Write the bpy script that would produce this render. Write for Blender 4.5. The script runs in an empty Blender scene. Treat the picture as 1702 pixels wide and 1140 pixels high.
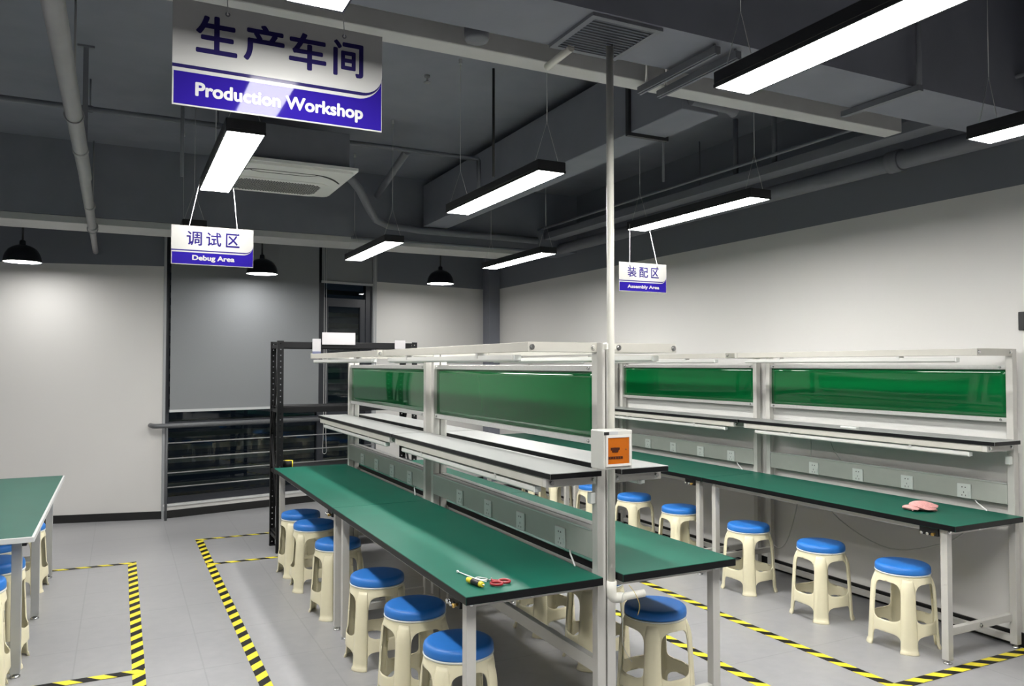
import bpy, bmesh, math, random
from mathutils import Vector, Matrix
PI = math.pi
C = bpy.context.scene.collection
scn = bpy.context.scene

# ------------------------------------------------------------------ camera, light settings
cam_d = bpy.data.cameras.new('camera'); cam = bpy.data.objects.new('camera', cam_d); C.objects.link(cam)
cam.location = (0, 0, 1.6)
cam.rotation_euler = (PI/2 + 0.0276852, 0, -0.4641094)
cam_d.sensor_fit = 'HORIZONTAL'; cam_d.sensor_width = 36.0; cam_d.lens = 1300.0/1702*36.0
cam_d.clip_start = 0.02
scn.camera = cam
scn.view_settings.view_transform = 'Standard'
scn.view_settings.look = 'None'
scn.view_settings.exposure = 2.74
scn.view_settings.gamma = 1.0
scn.view_settings.use_curve_mapping = False
w = bpy.data.worlds.new('night'); scn.world = w; w.use_nodes = True
w.node_tree.nodes['Background'].inputs[0].default_value = (0.10, 0.14, 0.22, 1)
w.node_tree.nodes['Background'].inputs[1].default_value = 0.012
LAMP = 10.5           # radiance of the linear lamps
PEND = 6.5            # radiance of the dome pendants

# ------------------------------------------------------------------ materials
MAT = {}
def mat(name, col, rough=0.5, metal=0.0, spec=0.5, noise=0.0, nscale=30.0, bump=0.0, coat=0.0, ior=1.5, bscale=None):
    if name in MAT: return MAT[name]
    m = bpy.data.materials.new(name); m.use_nodes = True; nt = m.node_tree
    b = nt.nodes['Principled BSDF']
    b.inputs['Base Color'].default_value = (*col, 1)
    b.inputs['Roughness'].default_value = rough; b.inputs['Metallic'].default_value = metal
    b.inputs['Specular IOR Level'].default_value = spec; b.inputs['IOR'].default_value = ior
    b.inputs['Coat Weight'].default_value = coat
    if noise > 0 or bump > 0:
        tc = nt.nodes.new('ShaderNodeTexCoord'); n = nt.nodes.new('ShaderNodeTexNoise')
        n.inputs['Scale'].default_value = nscale; n.inputs['Detail'].default_value = 4
        nt.links.new(tc.outputs['Object'], n.inputs['Vector'])
        if noise > 0:
            r = nt.nodes.new('ShaderNodeValToRGB')
            r.color_ramp.elements[0].position = 0.3; r.color_ramp.elements[1].position = 0.7
            r.color_ramp.elements[0].color = (*[c*(1-noise) for c in col], 1)
            r.color_ramp.elements[1].color = (*[min(1, c*(1+noise)) for c in col], 1)
            nt.links.new(n.outputs['Fac'], r.inputs[0]); nt.links.new(r.outputs[0], b.inputs['Base Color'])
        if bump > 0:
            if bscale:
                n2 = nt.nodes.new('ShaderNodeTexNoise'); n2.inputs['Scale'].default_value = bscale
                nt.links.new(tc.outputs['Object'], n2.inputs['Vector'])
            else: n2 = n
            bp = nt.nodes.new('ShaderNodeBump'); bp.inputs['Strength'].default_value = bump; bp.inputs['Distance'].default_value = 0.002
            nt.links.new(n2.outputs['Fac'], bp.inputs['Height']); nt.links.new(bp.outputs[0], b.inputs['Normal'])
    MAT[name] = m; return m
def emit(name, col, s):
    if name in MAT: return MAT[name]
    m = bpy.data.materials.new(name); m.use_nodes = True; nt = m.node_tree
    b = nt.nodes['Principled BSDF']; b.inputs['Base Color'].default_value = (0.8, 0.8, 0.8, 1)
    b.inputs['Emission Color'].default_value = (*col, 1); b.inputs['Emission Strength'].default_value = s
    MAT[name] = m; return m

CREAM  = mat('cream_powder_coat', (0.50, 0.485, 0.435), 0.42, noise=0.03, nscale=12)
STEELW = mat('grey_white_powder_coat', (0.53, 0.52, 0.485), 0.42, noise=0.03, nscale=12)
ALU    = mat('brushed_aluminium', (0.62, 0.62, 0.60), 0.38, metal=0.55, noise=0.04, nscale=60)
CHROME = mat('bright_steel', (0.65, 0.65, 0.64), 0.25, metal=1.0)
BRASS  = mat('brass', (0.62, 0.40, 0.12), 0.3, metal=1.0)
BLACKP = mat('black_plastic', (0.012, 0.012, 0.013), 0.45)
GREEN  = mat('green_antistatic_mat', (0.0072, 0.105, 0.069), 0.42, spec=0.16, noise=0.06, nscale=5, bump=0.05, bscale=300)
GREENL = mat('pale_green_antistatic_mat', (0.016, 0.112, 0.080), 0.40, spec=0.2, noise=0.05, nscale=5, bump=0.05, bscale=300)
EDGEB  = mat('black_edge', (0.006, 0.006, 0.007), 0.4, spec=0.2)
EDGEW  = mat('white_edge', (0.66, 0.67, 0.66), 0.45)
LAMIN  = mat('white_laminate', (0.29, 0.298, 0.29), 0.35, noise=0.02, nscale=8)
PANELG = mat('grey_socket_trunking', (0.43, 0.44, 0.40), 0.4, noise=0.03, nscale=10)
PLATE  = mat('white_socket_plate', (0.72, 0.74, 0.71), 0.3)
GBOARD = mat('glossy_green_board', (0.0025, 0.120, 0.030), 0.035, spec=0.55, ior=1.5, bump=0.04, nscale=2.2)
LAMPW  = mat('white_lamp_body', (0.60, 0.60, 0.57), 0.35)
STOOLB = mat('cream_stool_plastic', (0.85, 0.79, 0.565), 0.33, noise=0.02, nscale=8)
STOOLS = mat('blue_seat_plastic', (0.024, 0.19, 0.62), 0.42, noise=0.04, nscale=14)
STOOLR = mat('white_seat_rim', (0.75, 0.78, 0.74), 0.35)
RACKB  = mat('black_rack_steel', (0.010, 0.010, 0.011), 0.45, spec=0.2, noise=0.1, nscale=20)
WHITES = mat('dimmed_matt_white_sign_board', (0.25, 0.247, 0.235), 0.3, spec=0.12)  # small signs' white, darkened to offset their lamp's strong light
BLUES  = mat('dimmed_matt_blue_sign_film', (0.012, 0.006, 0.125), 0.2, spec=0.12)  # small signs' blue, darkened to offset the lamp close above
WHITEP = mat('brightened_white_sign_board', (0.50, 0.50, 0.485), 0.12, spec=0.12)  # same white board, lightened because little light reaches the large sign
BLUEP  = mat('blue_sign_film', (0.022, 0.011, 0.215), 0.045, spec=0.13)
NAVY   = mat('navy_sign_film', (0.022, 0.017, 0.095), 0.12, spec=0.12)
VIOLET = mat('violet_sign_film', (0.013, 0.008, 0.072), 0.2, spec=0.12)
WHITET = mat('white_letter_film', (0.52, 0.52, 0.52), 0.12, spec=0.12)
DARKC  = mat('dark_grey_soffit_paint', (0.200, 0.209, 0.245), 0.75, noise=0.06, nscale=4, bump=0.15, bscale=60)
DARKP  = mat('dark_grey_pipe_paint', (0.165, 0.172, 0.195), 0.55, noise=0.05, nscale=9)
MIDP   = mat('mid_grey_pipe_paint', (0.30, 0.30, 0.30), 0.5, noise=0.05, nscale=9)
GREYR  = mat('grey_railing_steel', (0.11, 0.115, 0.12), 0.4, noise=0.04, nscale=9)
FRAME  = mat('black_window_frame', (0.030, 0.033, 0.042), 0.4)
BLIND  = mat('grey_roller_fabric', (0.235, 0.245, 0.255), 0.8, noise=0.03, nscale=200)
ACW    = mat('white_cassette_plastic', (0.82, 0.82, 0.79), 0.4)
PVC    = mat('white_pvc', (0.68, 0.67, 0.60), 0.3, noise=0.03, nscale=9)
TRUNK_STRIP  = mat('light_grey_trunking_lit_strip', (0.50, 0.50, 0.49), 0.5, noise=0.04, nscale=9)  # cable trunking paint; pale tone also gives the beam strip its bounce light
LBLACK = mat('black_lamp_housing', (0.016, 0.016, 0.018), 0.45)
WIRE   = mat('bright_wire', (0.55, 0.55, 0.55), 0.35, metal=0.6)
WIREW  = mat('white_cord', (0.78, 0.78, 0.76), 0.5)
DOMEB  = mat('dark_enamel_dome', (0.010, 0.011, 0.016), 0.3)
ORANGE = mat('amber_window', (0.42, 0.105, 0.006), 0.12, spec=0.6)
DARKO  = mat('dark_breaker', (0.05, 0.012, 0.004), 0.3)
REDP   = mat('red_handle_plastic', (0.30, 0.012, 0.020), 0.35)
YELP   = mat('yellow_plastic', (0.75, 0.60, 0.03), 0.35)
PINK   = mat('pink_towel', (0.72, 0.36, 0.34), 0.9, noise=0.12, nscale=90, bump=0.8, bscale=160)
TAGG   = mat('grey_tag', (0.42, 0.43, 0.44), 0.5)
NAVYT  = mat('slate_blue_tag', (0.10, 0.11, 0.19), 0.5)
PAPER  = mat('white_paper', (0.42, 0.405, 0.415), 0.6)
BASEB  = mat('black_baseboard', (0.010, 0.010, 0.010), 0.45)
EM     = emit('lamp_diffuser', (1.0, 0.985, 0.955), LAMP)
EMP    = emit('pendant_diffuser', (1.0, 0.99, 0.97), PEND)
STREET = emit('distant_street_lamp', (1.0, 0.62, 0.25), 6.0)

def wall_material():
    m = bpy.data.materials.new('two_tone_wall_paint'); m.use_nodes = True; nt = m.node_tree; b = nt.nodes['Principled BSDF']
    g = nt.nodes.new('ShaderNodeNewGeometry'); sx = nt.nodes.new('ShaderNodeSeparateXYZ')
    gt = nt.nodes.new('ShaderNodeMath'); gt.operation = 'GREATER_THAN'; gt.inputs[1].default_value = 2.63
    mx = nt.nodes.new('ShaderNodeMix'); mx.data_type = 'RGBA'
    mx.inputs[6].default_value = (0.70, 0.685, 0.66, 1); mx.inputs[7].default_value = (0.185, 0.196, 0.225, 1)
    nt.links.new(g.outputs['Position'], sx.inputs[0]); nt.links.new(sx.outputs['Z'], gt.inputs[0])
    nt.links.new(gt.outputs[0], mx.inputs[0]); nt.links.new(mx.outputs[2], b.inputs['Base Color'])
    b.inputs['Roughness'].default_value = 0.6; b.inputs['Specular IOR Level'].default_value = 0.3
    n = nt.nodes.new('ShaderNodeTexNoise'); n.inputs['Scale'].default_value = 90
    bp = nt.nodes.new('ShaderNodeBump'); bp.inputs['Strength'].default_value = 0.08; bp.inputs['Distance'].default_value = 0.002
    nt.links.new(g.outputs['Position'], n.inputs['Vector']); nt.links.new(n.outputs['Fac'], bp.inputs['Height']); nt.links.new(bp.outputs[0], b.inputs['Normal'])
    return m
WALL = wall_material()

def floor_material():
    m = bpy.data.materials.new('grey_vinyl_tile_floor'); m.use_nodes = True; nt = m.node_tree; b = nt.nodes['Principled BSDF']
    N = nt.nodes.new; L = nt.links.new
    g = N('ShaderNodeNewGeometry'); sx = N('ShaderNodeSeparateXYZ'); L(g.outputs['Position'], sx.inputs[0])
    def joint(out, off, pitch, hw):
        a = N('ShaderNodeMath'); a.operation = 'ADD'; a.inputs[1].default_value = off; L(out, a.inputs[0])
        d = N('ShaderNodeMath'); d.operation = 'PINGPONG'; d.inputs[1].default_value = pitch/2; L(a.outputs[0], d.inputs[0])
        r = N('ShaderNodeMapRange'); r.inputs[1].default_value = 0.0; r.inputs[2].default_value = hw; r.inputs[3].default_value = 1; r.inputs[4].default_value = 0
        L(d.outputs[0], r.inputs[0]); return r.outputs[0]
    jx = joint(sx.outputs['X'], 0.20+6.15, 0.615, 0.006); jy = joint(sx.outputs['Y'], 0.35+6.0, 0.60, 0.006)
    mxj = N('ShaderNodeMath'); mxj.operation = 'MAXIMUM'; L(jx, mxj.inputs[0]); L(jy, mxj.inputs[1])
    n = N('ShaderNodeTexNoise'); n.inputs['Scale'].default_value = 1.1; n.inputs['Detail'].default_value = 6; L(g.outputs['Position'], n.inputs['Vector'])
    n2 = N('ShaderNodeTexNoise'); n2.inputs['Scale'].default_value = 14; n2.inputs['Detail'].default_value = 5; L(g.outputs['Position'], n2.inputs['Vector'])
    ad = N('ShaderNodeMath'); ad.operation = 'ADD'; L(n.outputs['Fac'], ad.inputs[0]); L(n2.outputs['Fac'], ad.inputs[1])
    cr = N('ShaderNodeValToRGB'); cr.color_ramp.elements[0].position = 0.35; cr.color_ramp.elements[1].position = 0.68
    dv = N('ShaderNodeMath'); dv.operation = 'MULTIPLY'; dv.inputs[1].default_value = 0.5; L(ad.outputs[0], dv.inputs[0]); L(dv.outputs[0], cr.inputs[0])
    cr.color_ramp.elements[0].color = (0.315, 0.315, 0.325, 1); cr.color_ramp.elements[1].color = (0.385, 0.385, 0.39, 1)
    mx = N('ShaderNodeMix'); mx.data_type = 'RGBA'; mx.inputs[7].default_value = (0.19, 0.19, 0.195, 1)
    mj = N('ShaderNodeMath'); mj.operation = 'MULTIPLY'; mj.inputs[1].default_value = 0.38; L(mxj.outputs[0], mj.inputs[0])
    L(mj.outputs[0], mx.inputs[0]); L(cr.outputs[0], mx.inputs[6]); L(mx.outputs[2], b.inputs['Base Color'])
    rr = N('ShaderNodeMapRange'); rr.inputs[3].default_value = 0.26; rr.inputs[4].default_value = 0.42; L(n2.outputs['Fac'], rr.inputs[0]); L(rr.outputs[0], b.inputs['Roughness'])
    return m
FLOOR = floor_material()

def tape_material(name, op):
    m = bpy.data.materials.new(name); m.use_nodes = True; nt = m.node_tree; b = nt.nodes['Principled BSDF']
    N = nt.nodes.new; L = nt.links.new
    tc = N('ShaderNodeTexCoord'); sx = N('ShaderNodeSeparateXYZ'); L(tc.outputs['Object'], sx.inputs[0])
    a = N('ShaderNodeMath'); a.operation = op; L(sx.outputs['X'], a.inputs[0]); L(sx.outputs['Y'], a.inputs[1])
    d = N('ShaderNodeMath'); d.operation = 'DIVIDE'; d.inputs[1].default_value = 0.155; L(a.outputs[0], d.inputs[0])
    f = N('ShaderNodeMath'); f.operation = 'FRACT'; L(d.outputs[0], f.inputs[0])
    gt = N('ShaderNodeMath'); gt.operation = 'GREATER_THAN'; gt.inputs[1].default_value = 0.5; L(f.outputs[0], gt.inputs[0])
    mx = N('ShaderNodeMix'); mx.data_type = 'RGBA'; mx.inputs[6].default_value = (0.86, 0.74, 0.05, 1); mx.inputs[7].default_value = (0.008, 0.008, 0.008, 1)
    L(gt.outputs[0], mx.inputs[0]); L(mx.outputs[2], b.inputs['Base Color']); b.inputs['Roughness'].default_value = 0.4; b.inputs['Specular IOR Level'].default_value = 0.2
    return m
TAPE = tape_material('hazard_stripe_tape', 'ADD'); TAPEB = tape_material('hazard_stripe_tape_mirrored', 'SUBTRACT')

def glass_material():
    m = bpy.data.materials.new('window_glass'); m.use_nodes = True; nt = m.node_tree
    nt.nodes.clear(); N = nt.nodes.new; L = nt.links.new
    o = N('ShaderNodeOutputMaterial'); t = N('ShaderNodeBsdfTransparent'); g = N('ShaderNodeBsdfGlossy'); f = N('ShaderNodeFresnel'); mx = N('ShaderNodeMixShader')
    t.inputs[0].default_value = (0.55, 0.60, 0.60, 1); g.inputs['Roughness'].default_value = 0.01; f.inputs[0].default_value = 1.5
    L(f.outputs[0], mx.inputs[0]); L(t.outputs[0], mx.inputs[1]); L(g.outputs[0], mx.inputs[2]); L(mx.outputs[0], o.inputs[0])
    return m
GLASS = glass_material()

# ------------------------------------------------------------------ mesh helpers
class MB:
    def __init__(s): s.bm = bmesh.new()
    def box(s, x0, x1, y0, y1, z0, z1, m=0, bev=0.0, seg=1):
        x0, x1 = min(x0, x1), max(x0, x1); y0, y1 = min(y0, y1), max(y0, y1)
        vs = [s.bm.verts.new((x, y, z)) for z in (z0, z1) for y in (y0, y1) for x in (x0, x1)]
        fs = [s.bm.faces.new([vs[i] for i in f]) for f in ((0, 2, 3, 1), (4, 5, 7, 6), (0, 1, 5, 4), (2, 6, 7, 3), (0, 4, 6, 2), (1, 3, 7, 5))]
        for f in fs: f.material_index = m
        if bev > 0:
            es = list({e for f in fs for e in f.edges})
            bmesh.ops.bevel(s.bm, geom=es, offset=bev, segments=seg, profile=0.5, affect='EDGES')
        return fs
    def tube(s, pts, r, n=8, m=0, cap=True, closed=False):
        pts = [Vector(p) for p in pts]; k = len(pts)
        rs = r if isinstance(r, (list, tuple)) else [r]*k
        rings = []; up = None
        for i, p in enumerate(pts):
            a = pts[(i-1) % k] if (closed or i > 0) else p; b = pts[(i+1) % k] if (closed or i < k-1) else p
            t = (b-a).normalized()
            if up is None:
                up = Vector((0, 0, 1)) if abs(t.z) < 0.9 else Vector((1, 0, 0))
            x = t.cross(up); x = x.normalized(); up = x.cross(t).normalized()
            rings.append([s.bm.verts.new(p + rs[i]*(math.cos(2*PI*j/n)*x + math.sin(2*PI*j/n)*up)) for j in range(n)])
        for i in range(k if closed else k-1):
            A, B = rings[i], rings[(i+1) % k]
            for j in range(n):
                f = s.bm.faces.new((A[j], A[(j+1) % n], B[(j+1) % n], B[j])); f.material_index = m; f.smooth = True
        if cap and not closed:
            for R_ in (rings[0], rings[-1]):
                f = s.bm.faces.new(R_); f.material_index = m
    def lathe(s, prof, c=(0, 0, 0), n=32, m=0, a0=0.0):
        rings = []
        for r, z in prof:
            if r < 1e-6: rings.append([s.bm.verts.new((c[0], c[1], c[2]+z))])
            else: rings.append([s.bm.verts.new((c[0]+r*math.cos(a0+2*PI*j/n), c[1]+r*math.sin(a0+2*PI*j/n), c[2]+z)) for j in range(n)])
        for A, B in zip(rings, rings[1:]):
            for j in range(n):
                j2 = (j+1) % n
                vs = [A[j % len(A)], A[j2 % len(A)], B[j2 % len(B)], B[j % len(B)]]
                u = []
                for v in vs:
                    if v not in u: u.append(v)
                if len(u) > 2:
                    f = s.bm.faces.new(u); f.material_index = m; f.smooth = True
    def prism(s, poly, fn, d0, d1, m=0):
        """poly of 2-D points; fn(a, b, d) gives the 3-D point."""
        A = [s.bm.verts.new(fn(a, b, d0)) for a, b in poly]; B = [s.bm.verts.new(fn(a, b, d1)) for a, b in poly]
        k = len(poly)
        for f in ([A[::-1], B] + [[A[i], A[(i+1) % k], B[(i+1) % k], B[i]] for i in range(k)]):
            s.bm.faces.new(f).material_index = m
    def build(s, name, mats, parent=None, loc=None, smooth=False, recalc=True, dist=0.0):
        if dist: bmesh.ops.remove_doubles(s.bm, verts=s.bm.verts, dist=dist)
        if recalc: bmesh.ops.recalc_face_normals(s.bm, faces=s.bm.faces)
        me = bpy.data.meshes.new(name)
        if smooth:
            for f in s.bm.faces: f.smooth = True
        s.bm.to_mesh(me); s.bm.free()
        for x in (mats if isinstance(mats, (list, tuple)) else [mats]): me.materials.append(x)
        o = bpy.data.objects.new(name, me); C.objects.link(o)
        if parent: o.parent = parent
        if loc: o.location = loc
        return o
def bx(name, b, m, parent=None, bev=0.0015, seg=1):
    q = MB(); q.box(*b, bev=bev, seg=seg); return q.build(name, m, parent)
def tag(o, label, cat, group=None, kind=None):
    o['label'] = label; o['category'] = cat
    if group: o['group'] = group
    if kind: o['kind'] = kind
    return o
def thing(name, label, cat, loc=(0, 0, 0), rotz=0.0, group=None):
    o = bpy.data.objects.new(name, None); C.objects.link(o); o.empty_display_size = 0.05
    o.location = loc; o.rotation_euler = (0, 0, rotz); return tag(o, label, cat, group)
def struct(o, label=None):
    o['kind'] = 'structure'
    if label: o['label'] = label
    return o
KIDS = {}
def kids(o): return [c for c in bpy.data.objects if c.parent == o]
def copy_tree(o, parent=None):
    c = o.copy(); C.objects.link(c); c.parent = parent
    for ch in kids(o): copy_tree(ch, c)
    return c

# ------------------------------------------------------------------ the room
CEIL = 3.5
XR = 4.60
X0, Y0R = -5.5, -6.0
P0 = Vector((0.41, 8.93)); DW = Vector((2.44, 0.50)).normalized(); NW = Vector((DW.y, -DW.x))     # window wall direction and inward normal
DL = Vector((-1.01, 0.23)).normalized(); NL = Vector((-DL.y, DL.x)); NL = NL if NL.y < 0 else -NL
def wp(s, d, z): p = P0 + DW*s + NW*d; return (p.x, p.y, z)       # point on the window wall: along, inward, up
def lp(s, d, z): p = P0 + DL*s + NL*d; return (p.x, p.y, z)
def slab(q, fn, s0, s1, d0, d1, z0, z1, m=0):
    vs = [q.bm.verts.new(fn(a, d, z)) for z in (z0, z1) for d in (d0, d1) for a in (s0, s1)]
    for f in ((0, 2, 3, 1), (4, 5, 7, 6), (0, 1, 5, 4), (2, 6, 7, 3), (0, 4, 6, 2), (1, 3, 7, 5)):
        q.bm.faces.new([vs[i] for i in f]).material_index = m
def wslab(name, b, m, parent=None, fn=wp):
    q = MB(); slab(q, fn, *b); return q.build(name, m, parent)

q = MB(); q.box(X0-0.2, XR+0.2, Y0R-0.2, 10.7, -0.1, 0.0); struct(q.build('floor', FLOOR))
q = MB(); q.box(X0-0.2, XR+0.2, Y0R-0.2, 10.7, CEIL, CEIL+0.1); struct(q.build('ceiling', DARKC))
q = MB(); q.box(XR, XR+0.15, Y0R, 10.6, 0, CEIL); struct(q.build('wall_right', WALL))
q = MB(); q.box(X0-0.15, X0, Y0R, 10.6, 0, CEIL); struct(q.build('wall_left', DARKC))
q = MB(); q.box(X0, XR, Y0R-0.15, Y0R, 0, CEIL); struct(q.build('wall_front', DARKC))
WLEN = (XR-P0.x)/DW.x
q = MB()
slab(q, wp, 2.44, WLEN, 0, -0.15, 0, CEIL); slab(q, wp, 0.0, 2.44, 0, -0.15, 3.02, CEIL); slab(q, wp, 0.0, 2.44, 0, -0.15, 0, 0.145)
slab(q, lp, 0.0, 6.10, 0, -0.15, 0, CEIL)
struct(q.build('wall_back', WALL))
struct(wslab('baseboard_back', (0.012, WLEN-0.14, 0.012, 0.0, 0.0, 0.08), BASEB))
struct(wslab('baseboard_left', (0.004, 6.0, 0.012, 0.0, 0.0, 0.08), BASEB, fn=lp))
q = MB(); q.box(XR-0.012, XR, Y0R, 9.7, 0, 0.08); struct(q.build('baseboard_right', BASEB))
q = MB(); q.box(4.44, XR-0.001, 9.56, 9.80, 0, CEIL); struct(q.build('column', DARKC))
q = MB(); q.box(X0, XR, 7.55, 8.02, 2.86, CEIL); struct(q.build('ceiling_beam', DARKC))
q = MB(); q.box(X0, XR, 2.40, 2.745, 2.90, CEIL); struct(q.build('ceiling_beam', DARKC))

# window with frame, mullion, transom and panes
wr = bpy.data.objects.new('window_1', None); C.objects.link(wr); struct(wr)
q = MB()
for b in ((0.0, 0.055, 0.145, 3.02), (2.34, 2.42, 0.145, 3.02), (1.71, 1.79, 0.145, 3.02)): slab(q, wp, b[0], b[1], -0.02, -0.09, b[2], b[3])
for z0, z1 in ((0.145, 0.215), (2.95, 3.02), (0.93, 1.00)): slab(q, wp, 0.0, 2.42, -0.022, -0.088, z0, z1)
o = q.build('window_frame', FRAME, wr)
q = MB()
slab(q, wp, 1.79, 2.34, -0.03, -0.08, 2.30, 2.40); slab(q, wp, 1.79, 1.85, -0.03, -0.08, 1.0, 2.30); slab(q, wp, 2.27, 2.34, -0.03, -0.08, 1.0, 2.30); slab(q, wp, 1.79, 2.34, -0.03, -0.08, 1.0, 1.06)
q.build('opening_sash', FRAME, wr)
wslab('window_pane', (0.05, 1.715, -0.05, -0.058, 0.2, 2.96), GLASS, wr)
wslab('window_pane', (1.785, 2.345, -0.052, -0.060, 0.2, 2.96), GLASS, wr)
wslab('window_sill', (0.0, 2.43, 0.02, -0.09, 0.125, 0.146), EDGEW, wr)
wslab('side_trim', (2.42, 2.47, 0.012, -0.02, 0.10, 3.0), mat('grey_trim', (0.36, 0.37, 0.38), 0.5), wr)
wslab('corner_trim', (-0.012, 0.012, 0.012, -0.02, 0.0, 3.0), mat('grey_trim', (0.36, 0.37, 0.38), 0.5), wr)
q = MB()
z = 0.10
while z < 3.1:
    slab(q, wp, -0.2, 2.7, -0.42, -0.46, z, z+0.055); z += 0.14
tag(q.build('louver_screen', mat('grey_louver', (0.34, 0.35, 0.37), 0.6)), 'grey horizontal louver screen seen dimly outside the dark window', 'louver')
for i, (s_, d_, z_, r_, lb) in enumerate(((0.165, -0.72, 0.45, 0.022, 'amber street light glowing low behind the dark window pane'), (0.21, -0.74, 0.745, 0.008, 'tiny pale light above the amber glow behind the window'), (0.90, -0.73, 0.645, 0.008, 'tiny pale light behind the window beside the black rack'))):
    q = MB(); bmesh.ops.create_icosphere(q.bm, subdivisions=2, radius=r_)
    o = q.build('street_lamp', STREET if i == 0 else emit('pale_night_light', (0.9, 0.9, 0.8), 1.6), None, wp(s_, d_, z_), smooth=True); tag(o, lb, 'light')

# roller blinds
def blind(s0, s1, zb, label, chain_s, chain_z):
    r = thing('roller_blind', label, 'blind', wp((s0+s1)/2, 0.045, 3.06))
    base = r.location.copy()
    def fn(a, d, z): p = wp(a, d, z); return (p[0]-base.x, p[1]-base.y, p[2]-base.z)
    q = MB(); slab(q, fn, s0, s1, 0.034, 0.036, zb, 3.06); q.build('fabric', BLIND, r)
    q = MB(); slab(q, fn, s0-0.004, s1+0.004, 0.022, 0.046, zb-0.022, zb+0.004); q.build('bottom_bar', mat('pale_bar', (0.55, 0.56, 0.56), 0.4), r)
    q = MB(); q.tube([fn(s0-0.01, 0.045, 3.06), fn(s1+0.01, 0.045, 3.06)], 0.025, 14); q.build('roller_tube', DARKP, r)
    q = MB(); pts = [fn(chain_s-0.012, 0.07, 3.05), fn(chain_s-0.014, 0.07, chain_z+0.3)]
    for k in range(9):
        a = PI + PI*k/8; pts.append(fn(chain_s+0.024*math.cos(a), 0.07, chain_z+0.02+0.024*math.sin(a)))
    pts += [fn(chain_s+0.014, 0.07, chain_z+0.3), fn(chain_s+0.012, 0.07, 3.05)]
    q.tube(pts, 0.0022, 6); q.build('pull_chain', WIREW, r)
blind(0.05, 1.70, 1.125, 'wide grey roller blind drawn down over most of the window', 1.765, 0.56)
blind(1.735, 2.40, 2.59, 'narrow grey roller blind rolled up above the dark window sash', 2.43, 1.2)

# railing in front of the window
r = thing('handrail', 'grey steel handrail with thin horizontal rods in front of window', 'railing', wp(0, 0.12, 0))
base = r.location.copy()
def rf(a, d, z): p = wp(a, d, z); return (p[0]-base.x, p[1]-base.y, z)
q = MB(); q.tube([rf(-0.11, -0.13, 0.97), rf(-0.12, 0.08, 0.97), rf(-0.10, 0.115, 0.97), rf(-0.06, 0.12, 0.97), rf(2.42, 0.12, 0.97)], 0.024, 12); q.build('top_rail', GREYR, r)
for s_ in (0.0, 2.40):
    q = MB(); q.tube([rf(s_, 0.12, 0.0), rf(s_, 0.12, 0.965)], 0.013, 10); q.build('rail_post', GREYR, r)
for z_ in (0.79, 0.63, 0.483, 0.335):
    q = MB(); q.tube([rf(-0.01, 0.12, z_), rf(2.41, 0.12, z_)], 0.0065, 8); q.build('rail_rod', mat('pale_steel_rod', (0.33, 0.33, 0.33), 0.35, metal=0.4), r)

# ------------------------------------------------------------------ floor marking tape
def tape(name_label, x0, y0, x1, y1, wd=0.062, z=0.0008, m=None):
    p0, p1 = Vector((x0, y0)), Vector((x1, y1)); L = (p1-p0).length; a = math.atan2(y1-y0, x1-x0)
    q = MB(); q.box(0, L, -wd/2, wd/2, 0, 0.0012)
    o = q.build('floor_marking_tape', m or TAPE); o.location = (x0, y0, z); o.rotation_euler = (0, 0, a)
    return tag(o, name_label, 'tape', 'hazard tape on the floor')
tape('black and yellow floor tape along the aisle beside the white-edged table', 0.105, 2.0, 0.105, 7.09)
tape('black and yellow floor tape crossing the floor at the far end of the white-edged table', 0.105, 7.05, -2.6, 7.12, wd=0.045, z=0.0022)
tape('black and yellow floor tape crossing in front of the near leg of the white-edged table', 0.13, 4.555, -2.6, 4.56, z=0.0022)
tape('long black and yellow floor tape running up the aisle to the rack', 0.675, 2.0, 0.663, 7.74)
tape('black and yellow floor tape running under the back of the black rack', 0.635, 7.71, 2.95, 7.74, wd=0.045, z=0.0022)
tape('black and yellow floor tape joining the aisle line to the front foot of the rack', 0.64, 6.73, 1.75, 6.73, wd=0.045, z=0.0022)
tape('black and yellow floor tape in front of the stools at the wall bench', 3.465, 2.63, 3.465, 8.6, m=TAPEB)
tape('black and yellow floor tape closing off the near end of the wall bench', 3.44, 2.66, 4.588, 2.665, z=0.0022)
tape('black and yellow floor tape along the aisle side of the island bench stools', 2.885, 2.0, 2.885, 7.2, m=TAPEB)

# ------------------------------------------------------------------ workbenches
def hexbolt(parent, p, axis, r=0.009, name='bolt'):
    q = MB(); d = Vector(axis); p = Vector(p)
    q.tube([p, p+d*0.004], r*1.25, 12, cap=True); q.tube([p+d*0.004, p+d*0.009], r*0.8, 6)
    return q.build(name, CHROME, parent)
def socket(parent, s, v, switch):
    u = 0.043
    q = MB(); q.box(s*u, s*(u+0.008), v-0.043, v+0.043, 0.803, 0.889, bev=0.003)
    o = q.build('power_socket', PLATE, parent)
    q = MB()
    for dv, dz in ((-0.010, 0.022), (0.010, 0.022)): q.box(s*(u+0.0075), s*(u+0.0088), v+dv-0.003, v+dv+0.003, 0.846+dz-0.0035, 0.846+dz+0.0035)
    for dv, dz in ((0.0, -0.008), (-0.011, -0.026), (0.011, -0.026)): q.box(s*(u+0.0075), s*(u+0.0085), v+dv-0.002, v+dv+0.002, 0.846+dz-0.0045, 0.846+dz+0.0045)
    q.build('socket_slot_pattern', mat('grey_slot', (0.06, 0.06, 0.06), 0.5), o)
    if switch:
        q = MB(); q.box(s*(u+0.007), s*(u+0.011), v-0.036, v-0.024, 0.815, 0.845); q.build('rocker_switch', mat('pale_switch', (0.66, 0.68, 0.66), 0.3), o)
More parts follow.
